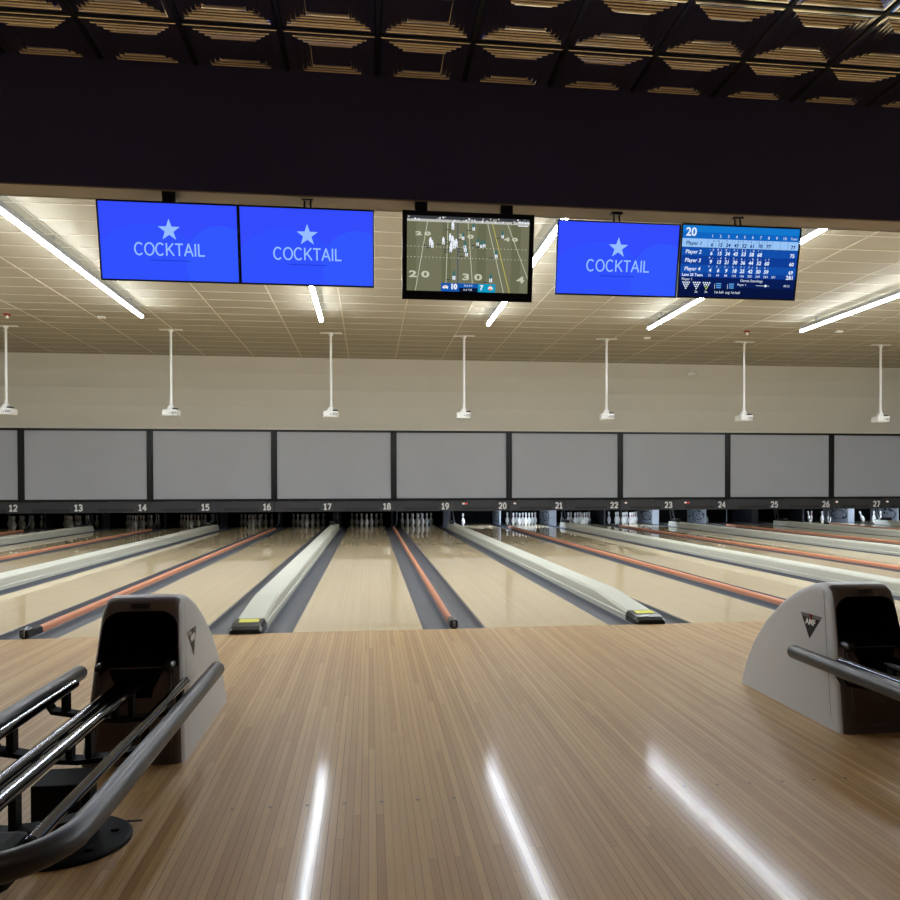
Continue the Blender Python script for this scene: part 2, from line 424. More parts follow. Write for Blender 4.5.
for i,k in enumerate(range(-3,5)):
    o=DP if i==0 else copy_tree(DP)
    o.location=(k*P,0,0)
    tag(o,'slim orange divider cover between lanes %s and %s'%(NW[18+2*k],NW[19+2*k]),'lane divider','slim orange lane dividers')

# ------------------------------------------------------------------ masking screens and number boards
def mask_proto():
    root=empty('masking_screen',(0,0,0)); h=P/2; y0,y1=WALLY-.02,WALLY+.05; t=.075
    MB().box((-h+.06,WALLY+.01,BZ1+.06),(h-.06,WALLY+.03,SZ1-.05)).build('screen_panel',M_SCR,root)
    f=MB(); f.box((-h+.004,y0,BZ1),(h-.004,y1,BZ1+t)).box((-h+.004,y0,SZ1-.065),(h-.004,y1,SZ1))
    f.box((-h+.004,y0,BZ1),(-h+.085,y1,SZ1)).box((h-.085,y0,BZ1),(h-.004,y1,SZ1))
    f.build('frame',M_BLK,root); return root
mp=mask_proto()
for i,k in enumerate(range(-3,6)):
    o=mp if i==0 else copy_tree(mp)
    o.location=((k-.5)*P,0,0)
    tag(o,'blank grey projection screen in black frame above numbers %s and %s'%(NW[17+2*k],NW[18+2*k]),'screen','masking screens above the pins')

NUM_PROTO=None
def num_board(n):
    root=empty('number_board',(lane_x(n),WALLY,BZ0))
    k=(n-18)//2 if n%2==0 else (n-19)//2
    # board spans from the lane seam to the next seam
    if n%2==0: x1=k*P; x0=x1-P/2
    else: x0=k*P; x1=x0+P/2
    cx=lane_x(n)
    b=MB().bbox((x0-cx+.004,-.03,0),(x1-cx-.004,.12,BZ1-BZ0-.004),.006)
    b.build('board',M_STRIP,root)
    MB().box((x0-cx+.30,-.034,.03),(x1-cx-.42,-.026,.115)).build('slot_panel',M_STRIPD,root)
    s=str(n); t=MB(); xc=x1-cx-.20
    stroke_text(t,s,xc,.062,-.0335,.165,.042,0,gap=.20,sx=.95)
    tag(t.build('number',M_NUM,root),'white number %s'%NW[n])
    tag(root,'charcoal lane board bearing the white number %s'%NW[n],'lane sign','numbered boards above the pins')
    if n in (20,21,23,24,27,28):
        l=MB()
        px=x0-cx+(.30 if n in(20,24) else .13)
        l.bbox((px,-.04,.19),(px+.07,-.028,.235),.004,0)
        if n in (20,24): l.bbox((px+.085,-.04,.19),(px+.15,-.028,.235),.004,1)
        tag(l.build('indicator_light',[emat('indicator white',(225,205,190),1.),emat('indicator red',(210,70,60),1.)],root),'small lit indicator')
for n in LANES: num_board(n)

# ------------------------------------------------------------------ pits
def kick_proto(lit):
    mb=MB()
    return mb
kick_ids=[]
LIT=(20,21,23,24,27,28)
pm=None
def kick(x,wd,name_lab,scuff):
    mb=MB().box((x-wd,18.45,-.16),(x+wd,19.94,.75),0)
    rnd=random.Random(int(x*100))
    if scuff:
        for s in (-1,):
            for _ in range(26):
                y=rnd.uniform(18.5,19.8); z=rnd.uniform(.05,.5); r=rnd.uniform(.012,.04)
                q=[]
                for k in range(7):
                    a=2*PI*k/7; rr=r*rnd.uniform(.5,1.2); q.append((x+s*(wd+.0015),y+rr*2.2*math.cos(a),z+rr*math.sin(a)))
                mb.add(q,[list(range(7))],1)
            # wheel-like scuffed ring
            yc,zc=19.0,.25
            for k in range(16):
                a0,a1=2*PI*k/16,2*PI*(k+.8)/16
                q=[(x+s*(wd+.002),yc+rr*1.6*math.cos(a),zc+rr*.5*math.sin(a)) for rr,a in ((.26,a0),(.26,a1),(.31,a1),(.31,a0))]
                mb.add(q,[(0,1,2,3)],1)
    o=mb.build('pit_partition',[M_KICK if scuff else M_KICK_SHADE,M_KICKD])
    tag(o,name_lab,'partition','partitions between the pin pits')
M_KICK_SHADE=pmat('kickback panel in shade',(48,50,56),.6,0,.2,4)  # darker copy of the kickback panel; shade of unlit lanes in the colour
for k in range(-4,6):
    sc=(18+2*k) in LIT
    kick(k*P,.022,('lit blue-grey pin pit partition at the end of the orange divider beside %s'%NW[18+2*k]) if sc else 'shaded pin pit partition ending the orange divider between %s and %s'%(NW[18+2*k],NW[19+2*k]),sc)
for k in range(-3,6):
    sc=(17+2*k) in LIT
    kick((k-.5)*P,.11,('lit blue-grey pin pit partition at the end of the ivory cover beside %s'%NW[17+2*k]) if sc else 'shaded pin pit partition behind the ivory cover of lanes %s and %s'%(NW[17+2*k],NW[18+2*k]),sc)

IN=.0254
PINP=[(1.015,0),(1.2,.3),(1.41,.75),(1.95,2.25),(2.28,3.4),(2.39,4.5),(2.28,5.875),(1.85,7.25),(1.28,8.625),(.98,9.375),(.90,9.8),(.89,10.2),(.93,10.6),(.97,11.0),(1.1,11.75),(1.22,12.625),(1.27,13.5),(1.15,14.3),(.85,14.75),(.4,14.97),(.05,15)]
pin0=MB().lathe([(r*IN,z*IN) for r,z in PINP],seg=18,mfun=lambda i:1 if i in(10,) else 0).build('bowling_pin',[M_PIN,M_PINR])
SPOTS=[(0,0,'head pin'),(-1,1,'second-row pin nearer the low numbers'),(1,1,'second-row pin nearer the high numbers'),(-2,2,'third-row pin nearest the low numbers'),(0,2,'middle third-row pin'),(2,2,'third-row pin nearest the high numbers'),
       (-3,3,'back-row corner pin on the low-number side'),(-1,3,'inner back-row pin on the low-number side'),(1,3,'inner back-row pin on the high-number side'),(3,3,'back-row corner pin on the high-number side')]
used=[False]
def pin(x,y,z=None,rot=(0,0,0),label='',group=''):
    if not used[0]: o=pin0; used[0]=True
    else: o=pin0.copy(); COL.objects.link(o)
    z=abs(math.sin(rot[1]))*.0262+.0008 if z is None else z
    o.location=(x,y,z); o.rotation_euler=rot; tag(o,label,'bowling pin',group)
for n in list(range(12,20))+[21,22,23]:
    look='brightly lit' if n in LIT else 'dim'
    for a,r,d in SPOTS:
        pin(lane_x(n)+a*.1524,18.29+r*.264,label='%s white %s of the rack below number %s'%(look,d,NW[n]),group='ten pins below number %s'%NW[n])
pin(lane_x(20)-.40,18.36,label='lone white pin standing lit on the emptied lane below number twenty',group='pins left standing')
x0=lane_x(27)
pin(x0-.50,18.55,label='white pin leaning against the partition on the lane below number twenty-seven',rot=(0,-.22,0),group='pins left standing')
pin(x0-.37,18.75,label='tilted white pin second from the partition below number twenty-seven',rot=(0,.12,0),group='pins left standing')
pin(x0-.16,18.4,label='upright white pin in the middle of the four below number twenty-seven',group='pins left standing')
pin(x0+.08,18.4,label='upright white pin farthest from the leaning one below number twenty-seven',group='pins left standing')
x0=lane_x(28)
pin(x0-.42,18.5,label='white pin tipped against the partition on the lane past number twenty-seven',rot=(0,-.4,0),group='pins left standing')
pin(x0-.16,18.35,label='upright white pin beside the tipped one on the lane past number twenty-seven',group='pins left standing')
pin(x0+.08,18.35,label='upright white pin farthest along on the lane past number twenty-seven',group='pins left standing')
pin(lane_x(25)-.54,18.9,label='white pin leaning alone at the partition between numbers twenty-four and twenty-five',rot=(0,-.25,0),group='pins left standing')
# pinsetter lamps of the lit lanes; faint fill lamps added in the others
M_PL=emat('pit lamp glow',(212,230,255),260.)
M_PIT_FILL=emat('added pit fill glow',(255,250,240),1.5)  # weak glow added to lift the pins of unlit lanes
lp0=None
for n in sorted(LANES,key=lambda q:q not in LIT):
    if lp0 is None:
        lp0=empty('pit_lamp',(0,0,0)); MB().box((-.45,-.03,0),(.45,.03,.03)).build('housing',M_WHITE,lp0); MB().box((-.42,-.02,-.012),(.42,.02,-.001)).build('tube',M_PL,lp0); o=lp0
    else: o=copy_tree(lp0)
    o.location=(lane_x(n),17.35,.78)
    if n not in LIT:
        tb=[c for c in o.children if c.name.startswith('tube')][0]
        tb.data=tb.data.copy(); tb.data.materials[0]=M_PIT_FILL
    tag(o,'unseen white lamp placed behind the board numbered %s'%NW[n],'lamp','pit lamps behind the boards')
# pit curtain
for n in LANES:
    o=MB().box((lane_x(n)-.74,19.95,-.05),(lane_x(n)+.74,20.0,.8)).build('pit_curtain',M_PIT)
    tag(o,'black pit curtain hanging behind the pins of lane %s'%NW[n],'curtain','pit curtains behind the pins')

# ------------------------------------------------------------------ strip lights
LXX=0
LX=[-11.65,-8.30,-4.95,-1.61,1.66,4.98,8.22,11.6,14.9]
lid={-4.95:'ceiling strip light ending behind the television farthest from the scoreboard',-1.61:'ceiling strip light seen below the COCKTAIL television next to the football game',1.66:'ceiling strip light passing behind the football television',4.98:'ceiling strip light passing behind the scoreboard television',8.22:'ceiling strip light running clear of the televisions beyond the scoreboard'}
def strip_light(x,i):
    ys=[1.0,5.2,9.32] if x<5 else [1.0,6.6,9.2]
    r=empty('strip_light',(x,ys[0],4.40))
    MB().box((-.036,0,.028),(.036,ys[-1]-ys[0],.11)).box((-.012,.5,.11),(.012,.55,CEIL-4.408)).box((-.012,4.,.11),(.012,4.05,CEIL-4.408)).box((-.012,7.6,.11),(.012,7.65,CEIL-4.408)).build('housing',M_HOUS,r)
    for a,b in zip(ys,ys[1:]):
        MB().prism([(-.036,.028),(-.032,.004),(-.02,-.006),(.02,-.006),(.032,.004),(.036,.028)],1,a-ys[0]+.01,b-ys[0]-.01).build('diffuser',M_LED,r)
        MB().box((-.018,a-ys[0]+.01,.111),(.018,b-ys[0]-.01,.116)).build('up_light',M_LEDUP,r)
    tag(r,lid.get(x,{0:'outermost ceiling strip light on the low-number side of the hall',1:'ceiling strip light out of view above number twelve',7:'ceiling strip light out of view above number twenty-six',8:'outermost ceiling strip light on the high-number side of the hall'}.get(i,'')),'ceiling light','strip lights over the lanes')
for i,x in enumerate(LX): strip_light(x,i)

# ------------------------------------------------------------------ projectors on poles
def proj_proto():
    r=empty('projector',(0,0,0))
    MB().tube([(0,0,-.02),(0,0,1.60)],.026,12).lathe([(.05,1.56),(.05,1.60)],seg=14).lathe([(.034,0),(.034,.05)],seg=12).build('pole',M_WHITE,r)
    MB().bbox((-.24,-.06,1.60),(.24,.06,1.615),.004).build('ceiling_plate',M_WHITE,r)
    b=MB().bbox((-.155,-.15,-.235),(.155,.15,-.12),.02,0).bbox((-.165,-.15,-.25),(.145,.15,-.233),.006,0)
    for k in range(6): b.box((.05+k*.018,-.152,-.22),(.058+k*.018,-.149,-.16),1)
    b.build('body',[M_WHITE,M_DKM],r)
    MB().prism([(-.10,-.12),(.06,-.12),(.03,-.02),(-.03,-.02)],1,-.05,.05).build('mount_bracket',M_WHITE,r)
    MB().bbox((.05,-.1,-.12),(.15,.02,-.085),.008).build('cable_box',M_BLK,r)
    l=MB().tube([(-.08,.14,-.19),(-.08,.18,-.19)],.045,16); l.build('lens',M_BLK,r)
    MB().box((.0,-.1535,-.2),(.03,-.149,-.185)).build('logo_light',M_BLK,r)
    return r
pp=proj_proto()
pxs=[(-8.27,'twelve'),(-4.93,'fourteen'),(-1.53,'seventeen'),(1.43,'twenty'),(4.74,'twenty-two'),(8.08,'twenty-four'),(11.55,'twenty-seven')]
for i,(x,t) in enumerate(pxs):
    o=pp if i==0 else copy_tree(pp)
    o.location=(x,11.5,CEIL-1.615)
    if i in (0,3,5): o.rotation_euler=(0,0,random.uniform(-.25,.25))
    tag(o,'white projector on a ceiling pole, in front of the screens near number %s'%t,'projector','projectors hanging on poles')

def ceil_bit(name,x,y,z,mbuild,label,cat):
    o=mbuild.build(name,[M_RED,M_WHITE,M_GOLD],None,(x,y,z)); tag(o,label,cat)
for x,y,l in ((-7.73,10.27,'red sprinkler head on the ceiling above the projector near number twelve'),(7.54,10.24,'red sprinkler head on the ceiling above the projector near number twenty-four')):
    m_=MB().lathe([(.075,0),(.075,-.012),(.05,-.03),(.03,-.034)],seg=18,m=0).lathe([(.022,-.03),(.022,-.07),(.035,-.075),(.035,-.082)],seg=12,m=1)
    ceil_bit('sprinkler_head',x,y,CEIL,m_,l,'sprinkler')
for x,y,l in ((-5.98,10.3,'tiny white ceiling sensor near the end of the strip light beyond the blue televisions'),(9.55,10.0,'tiny white ceiling sensor beside the farthest clear strip light'),(5.6,11.2,'tiny white ceiling sensor between two projector poles near number twenty-two')):
    ceil_bit('ceiling_sensor',x,y,CEIL,MB().bbox((-.07,-.05,-.035),(.07,.05,0),.008,1),l,'sensor')
m_=MB().bbox((-.13,-.06,-.10),(.13,.06,-.03),.015,1).tube([(0,0,-.03),(0,0,.12)],.02,8,m=1)
ceil_bit('smoke_detector',8.3,15.15,4.42,m_,'small white alarm box hanging under the cove near number twenty-three','detector')

# ------------------------------------------------------------------ televisions
E={}
def em(c,s=1.):
    k=(c,s)
    if k not in E: E[k]=emat('screen %d %d %d'%c,c,s)
    return E[k]
def star(mb,cx,cz,R,y,m):
    q=[]
    for k in range(10):
        a=PI/2+k*PI/5; r=R if k%2==0 else R*.40; q.append((cx+r*math.cos(a),y,cz+r*math.sin(a)))
    c=len(q); mb.add(q+[(cx,y,cz)],[(k,(k+1)%10,c) for k in range(10)],m)
def tv_body(root,w,h,bz,bzb,deep):
    f=MB(); z0,z1=-h/2,h/2
    f.bbox((-w/2,-.02,z0),(w/2,.012,z0+bzb),.004).bbox((-w/2,-.02,z1-bz),(w/2,.012,z1),.004).bbox((-w/2,-.02,z0),(-w/2+bz,.012,z1),.004).bbox((w/2-bz,-.02,z0),(w/2,.012,z1),.004)
    f.bbox((-w/2+.004,-.006,z0+.004),(w/2-.004,.03,z1-.004),.006)
    f.bbox((-w*.36,.028,z0+.03),(w*.36,.028+deep,z1-.12),.02)
    f.build('bezel',M_BLK,root)
def tv_mount(root,x,top,tilt,kind):
    """bracket from the cabinet top up to the soffit (child space of the tilted set)"""
    g=MB()
    if kind=='box': g.bbox((x-.045,.03,top-.1),(x+.045,.13,top+.09),.006)
    else:
        g.tube([(x-.03,.04,top-.1),(x-.02,.08,top+.05),(x-.035,.10,top+.085)],.007,8).tube([(x+.03,.04,top-.1),(x+.02,.08,top+.05),(x+.035,.10,top+.085)],.007,8).bbox((x-.04,.06,top+.06),(x+.04,.14,top+.09),.004)
    g.build('ceiling_bracket',M_BLK,root)
TILT=math.radians(11)
def tv_root(name,cx,cz,label,yaw=0):
    r=empty(name,(cx,-.925,cz),label,'television','televisions hanging under the bulkhead')
    r.rotation_euler=(TILT,0,yaw); return r
def pic_quad(mb,x0,z0,x1,z1,y,m): mb.add([(x0,y,z0),(x1,y,z0),(x1,y,z1),(x0,y,z1)],[(0,1,2,3)],m)
def clip_disc(mb,cx,cz,r,y,m,W,H):
    q=[]
    for k in range(48):
        a=2*PI*k/48; q.append((min(W/2,max(-W/2,cx+r*math.cos(a))),y,min(H/2,max(-H/2,cz+r*math.sin(a)))))
    mb.add(q,[list(range(48))],m)
def cocktail(cx,cz,label,yaw=0,mk='wire',w=.918,h=.522):
    r=tv_root('television',cx,cz,label,yaw); tv_body(r,w,h,.009,.012,.05); tv_mount(r,0.0,h/2,TILT,mk)
    W,H=w-.018,h-.021; p=MB(); zc=.0015
    pic_quad(p,-W/2,-H/2+zc,W/2,H/2+zc,-.0075,0)
    clip_disc(p,-.14,-.30,.42,-.0078,1,W,H*.985); clip_disc(p,.34,-.12,.24,-.0081,2,W,H*.985)
    star(p,.0,.080,.075,-.0095,3); stroke_text(p,'COCKTAIL',.0,-.086,-.0095,.078,.0102,3,gap=.15,sx=.98)
    pic_quad(p,-.13,-.121,.13,-.116,-.0095,4)
    p.build('screen',[em((52,76,252)),em((49,81,254)),em((50,87,255)),em((150,190,255)),em((30,52,205))],r)
cocktail(-2.035,2.84,'blue COCKTAIL television at the end of the row, farthest from the football game',mk='box')
cocktail(-1.115,2.84,'blue COCKTAIL television between another blue one and the football television')
cocktail(1.105,2.83,'blue COCKTAIL television joined to the scoreboard television')

def football():
    w,h=.938,.605
    r=tv_root('television',.008,2.81,'thick-bezelled black television showing a green football field'); tv_body(r,w,h,.034,.062,.08)
    tv_mount(r,-.335,h/2-.02,TILT,'box'); tv_mount(r,.275,h/2-.02,TILT,'box')
    W,H=w-.068,h-.096; z0=-h/2+.062; x0=-W/2; p=MB()
    def X(u): return x0+u*W
    def Zv(v): return z0+(1-v)*H
    cols=[(114,115,90),(196,198,176),(206,190,90),(190,190,184),(58,62,66),(24,88,170),(18,150,190),(12,22,50),(235,240,250),(70,80,130),(60,110,110),(30,50,110),(150,150,140),(190,40,50),(230,130,60),(104,106,80)]
    def q(u0,v0,u1,v1,m,l=1): pic_quad(p,X(u0),Zv(v1),X(u1),Zv(v0),-.0078-.0002*l,m)
    def ln(u0,v0,u1,v1,t,m,l=2):
        a=Vector((X(u0),0,Zv(v0))); b=Vector((X(u1),0,Zv(v1))); d=(b-a).normalized(); nrm=Vector((d.z,0,-d.x))*t/2; y=-.0078-.0002*l
        p.add([(*(a+nrm).xz,),(*(b+nrm).xz,)] and [((a+nrm).x,y,(a+nrm).z),((b+nrm).x,y,(b+nrm).z),((b-nrm).x,y,(b-nrm).z),((a-nrm).x,y,(a-nrm).z)],[(0,1,2,3),(3,2,1,0)],m)
    q(0,0,1,1,0,0)
    for k in range(7): q(k/7,.05,k/7+.075,1,0 if k%2 else 15,1)
    q(0,.0,1,.045,4,2); q(0,.04,1,.075,3,3)
    rnd=random.Random(3)
    for k in range(46): 
        u=rnd.random(); v=rnd.uniform(.0,.045); q(u,v,u+.012,v+.02,rnd.choice([3,4,12,8]),4)
    for a,b,m in ((.165,.07,1),(.33,.32,1),(.495,.545,1),(.655,.80,1),(.695,.85,2),(.82,1.0,1)):
        ln(a,.075,b,1 if a<.8 else .80,.0045,m)
    ln(.41,.075,.42,1,.004,11)
    for v in (.40,.54):
        for k in range(34): q(k/34,v,k/34+.010,v+.008,1,3)
    for t,u,v,s,sx in (('2 0',.10,.78,.060,1.9),('3 0',.535,.80,.060,1.9),('4',.94,.82,.06,1.8),('2 0',.13,.235,.034,2.4),('3 0',.48,.255,.034,2.4),('4 0',.85,.275,.034,2.2)):
        put_text(p,t,X(u),Zv(v),-.0086,s,1,bold=.002,sx=sx)
    # players: small standing figures of two teams with their shadows
    def man(u,v,s,m1,m2):
        x,z=X(u),Zv(v); y=-.0090
        p.disc((x,y,z+s*.92),s*.12,8,m1,'xz'); p.disc((x,y,z+s*.62),s*.2,8,m1,'xz',s*.26)
        pic_quad(p,x-s*.16,z,x-s*.02,z+s*.45,y,m2); pic_quad(p,x+s*.04,z,x+s*.18,z+s*.45,y-.0001,m2)
        p.add([(x,-.0086,z),(x-s*.9,-.0086,z+.004),(x-s*.9,-.0086,z-.004)],[(0,1,2),(2,1,0)],4)
    for u,v,s in ((.19,.39,.055),(.205,.42,.05),(.295,.37,.05),(.35,.32,.05),(.37,.36,.055),(.36,.44,.055),(.385,.42,.055),(.40,.40,.055),(.37,.17,.055),(.355,.47,.05)): man(u,v,s,8,8)
    for u,v,s in ((.455,.30,.05),(.47,.42,.055),(.485,.52,.055),(.475,.46,.055),(.575,.37,.05),(.605,.40,.05),(.63,.39,.05),(.73,.53,.055),(.385,.84,.06),(.69,.86,.06),(.54,.17,.05),(.78,.26,.05)): man(u,v,s,10,8)
    # score bug
    q(.28,.885,.585,1.0,5,6); q(.585,.885,.73,1.0,6,6); q(.43,.945,.585,1.0,7,7)
    put_text(p,'10',X(.385),Zv(.935),-.0100,.048,8,bold=.003); put_text(p,'7',X(.615),Zv(.94),-.0100,.046,8,bold=.002)
    put_text(p,'2nd & 9',X(.505),Zv(.915),-.0100,.019,8); put_text(p,'2nd 7:34',X(.50),Zv(.972),-.0100,.018,8)
    # team marks: white-blue charging shape with red streak; round teal mark
    x,z=X(.315),Zv(.94)
    p.add([(x-.022,-.0102,z-.004),(x-.008,-.0102,z-.013),(x+.004,-.0102,z-.006),(x+.018,-.0102,z-.014),(x+.022,-.0102,z+.004),(x+.008,-.0102,z+.013),(x-.012,-.0102,z+.010)],[list(range(7))],8)
    p.add([(x-.016,-.0104,z+.002),(x+.02,-.0104,z+.006),(x+.02,-.0104,z+.009),(x-.01,-.0104,z+.007)],[(0,1,2,3)],13)
    x=X(.69); p.disc((x,-.0102,z),.016,14,14,'xz'); p.add([(x-.02,-.0104,z-.006),(x,-.0104,z-.002),(x+.018,-.0104,z-.012),(x+.014,-.0104,z+.004),(x,-.0104,z+.012),(x-.014,-.0104,z+.006)],[list(range(6))],8)
    q(.905,.035,1,.05,8,6); q(.905,.08,.99,.093,8,6)
    p.build('screen',[em(c) for c in cols],r)
    MB().box((-.03,-.0212,-h/2+.024),(.03,-.0202,-h/2+.032)).build('badge',M_DKM,r)
football()

def scoreboard():
    w,h=.925,.525
    r=tv_root('television',2.035,2.835,'scoreboard television with a blue bowling score table, at the end of the row'); tv_body(r,w,h,.009,.012,.05); tv_mount(r,.0,h/2,TILT,'wire')
    W,H=w-.018,h-.021; x0=-W/2; z1=H/2+.0015; p=MB()
    cols=[(18,78,170),(20,120,205),(150,195,245),(14,60,150),(10,28,84),(8,20,62),(225,238,255),(20,48,110),(90,160,230),(8,10,32),(190,215,120),(16,100,190)]
    def X(u): return x0+u*W
    def Zv(v): return z1-v*H
    def q(u0,v0,u1,v1,m,l=0): pic_quad(p,X(u0),Zv(v1),X(u1),Zv(v0),-.0078-.0002*l,m)
    def T(t,u,v,s,m=6,ax='CENTER',b=.0,sh=0): put_text(p,t,X(u),Zv(v),-.0095,s,m,ax,b,sh)
    for k in range(6): q(0,.18*k/6,1,.18*(k+1)/6,1 if k<3 else 11,0)
    q(0,.18,1,.30,2); q(0,.30,1,.42,0); q(0,.42,1,.54,3); q(0,.54,1,.66,0); q(0,.66,1,.72,3); q(0,.72,1,.86,4); q(0,.86,1,1,5)
    T('20',.03,.095,.082,6,'LEFT',.002)
    cx=[.255+.069*k for k in range(10)]
    for k,x in enumerate(cx):
        T(str(k+1),x,.14,.030)
        q(x-.0355,.18,x-.034,.66,7,1)
    q(.91,.18,.912,.72,7,1); T('Total',.955,.14,.024)
    for v in (.30,.42,.54,.66): q(0,v,1,v+.004,7,1)
    rows=[('Player 1',[6,15,24,43,52,61,70,77],'- 6 8 1 9 - / 9 9 - 9 - 8 1 7 -','77',7),('Player 2',[6,15,34,43,53,58,68],'- 6 8 1 X - 9 / 5 5 - 8 / -','75',6),('Player 3',[9,13,21,30,36,44,52,60],'9 - - 4 8 - 9 - 6 - - 8 8 - 1 7','60',6),('Player 4',[4,6,9,18,25,42,50,59],'4 - 2 - 3 - 9 - 7 / 7 1 8 - 9 -','69',6)]
    for i,(nm,sc,th,tot,m) in enumerate(rows):
        v=.18+.12*i
        T(nm,.035,v+.068,.038,m,'LEFT',.0006,.15)
        for k,s in enumerate(sc): T(str(s),cx[k],v+.083,.036,m,'CENTER',.0012,.15)
        tl=th.split()
        for k,s in enumerate(tl): T(s,cx[k//2]+(-.012 if k%2==0 else .016),v+.028,.022,m)
        T(tot,.955,v+.083,.036,m,'CENTER',.001)
    T('Lane 20 Team',.02,.692,.028,6,'LEFT',.0006)
    for k,s in enumerate((25,49,88,134,166,205,240,264,281)): T(str(s),cx[k],.692,.024)
    T('281',.95,.695,.040,6,'CENTER',.0012)
    T('Player 1',.02,.755,.026,6,'LEFT')
    for j,u in enumerate((.06,.15,.235)):
        for a,rw in ((4,0),(3,1),(2,2),(1,3)):
            for k in range(a): p.disc((X(u)+(k-(a-1)/2)*.016,-.0095,Zv(.80+rw*.028)),.0058,8,6 if (j<2 or rw<2) else 10,'xz')
    T('2x',.15,.93,.024); T('3x',.235,.93,.024)
    for u in (.34,.45):
        for rr in range(3): q(u-.02,.80+rr*.028,u+.022,.815+rr*.028,8,1)
        q(u-.034,.81,u-.031,.88,6,1)
    T('1st ball',.345,.93,.026); T('avg 1st ball',.465,.93,.026)
    T('Games Standings',.62,.755,.026); T('Player 1',.50,.815,.022,6,'LEFT')
    q(.66,.817,.78,.822,6,1); p.disc((X(.745),-.0098,Zv(.82)),.009,12,6,'xz'); T('00:12',.93,.815,.022)
    p.build('screen',[em(c) for c in cols],r)
scoreboard()

# ------------------------------------------------------------------ ball returns
def hood_mesh(root):
    prof=[(-3.12,0),(-3.02,.43),(-2.965,.62),(-2.945,.660),(-2.91,.682),(-2.85,.688),(-2.77,.675),(-2.62,.625),(-2.46,.542),(-2.29,.410),(-2.165,.265),(-2.09,.12),(-2.05,0.)]
    hw=.214; n=len(prof)
    def ins(d):
        c=Vector((-2.65,.28)); out=[]
        for y,z in prof:
            v=Vector((y,z))-c; l=v.length; q=c+v*((l-d)/l); out.append((q.x,max(0,q.y) if z>0 else 0.))
        return out
    secs=[]
    r=.045
    for k in range(5):
        a=PI/2*k/4; secs.append((-hw+r*(1-math.sin(a)),r*(1-math.cos(a))))
    # left flank flat -> rounded edge -> span -> mirrored
    L=[(-hw+r*(1-math.cos(PI/2*k/4)), r*(1-math.sin(PI/2*k/4))) for k in range(5)]
    secs=L+[(-x,d) for x,d in L[::-1]]
    vs=[]
    for x,d in secs:
        for y,z in ins(d): vs.append((x*(1-.23*z/.68),y,z))
    m=len(secs); fs=[]
    for i in range(m-1):
        for j in range(n):
            q=(j+1)%n; fs.append((i*n+j,i*n+q,(i+1)*n+q,(i+1)*n+j))
    fs.append(list(range(n))[::-1]); fs.append(list(range((m-1)*n,m*n)))
    mb=MB().add(vs,fs,0,True)
    o=mb.build('hood',[M_HOOD],root)
    # arched opening cut with a rounded prism
    cut=MB(); pts=[]
    x1,zb,zt,rr=.158,.395,.628,.075
    pts=[(-x1-.012,zb),(x1+.012,zb)]
    for k in range(7): a=PI/2*k/6; pts.append((x1-rr+rr*math.cos(a),zt-rr+rr*math.sin(a)))
    for k in range(7): a=PI/2+PI/2*k/6; pts.append((-x1+rr+rr*math.cos(a),zt-rr+rr*math.sin(a)))
    cut.prism(pts,1,-3.3,-2.70); co=cut.build('cutter',[M_PIT]); 
    bm=bmesh.new(); bm.from_mesh(co.data); bmesh.ops.recalc_face_normals(bm,faces=bm.faces); bm.to_mesh(co.data); bm.free()
    bm=bmesh.new(); bm.from_mesh(o.data); bmesh.ops.recalc_face_normals(bm,faces=bm.faces); bm.to_mesh(o.data); bm.free()
    md=o.modifiers.new('opening','BOOLEAN'); md.object=co; md.operation='DIFFERENCE'; md.solver='EXACT'
    md.material_mode='TRANSFER'
    bpy.context.view_layer.update()
    me=bpy.data.meshes.new_from_object(o.evaluated_get(bpy.context.evaluated_depsgraph_get()))
    o.modifiers.clear(); old=o.data; o.data=me; me.name='hood'; bpy.data.meshes.remove(old)
    bpy.data.objects.remove(co)
    for p in me.polygons: p.use_smooth=True
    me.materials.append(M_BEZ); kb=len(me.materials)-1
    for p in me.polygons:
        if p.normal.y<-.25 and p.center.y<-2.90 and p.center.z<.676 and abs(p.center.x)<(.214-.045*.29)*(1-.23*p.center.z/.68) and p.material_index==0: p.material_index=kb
    me.set_sharp_from_angle(angle=math.radians(32))
    return o
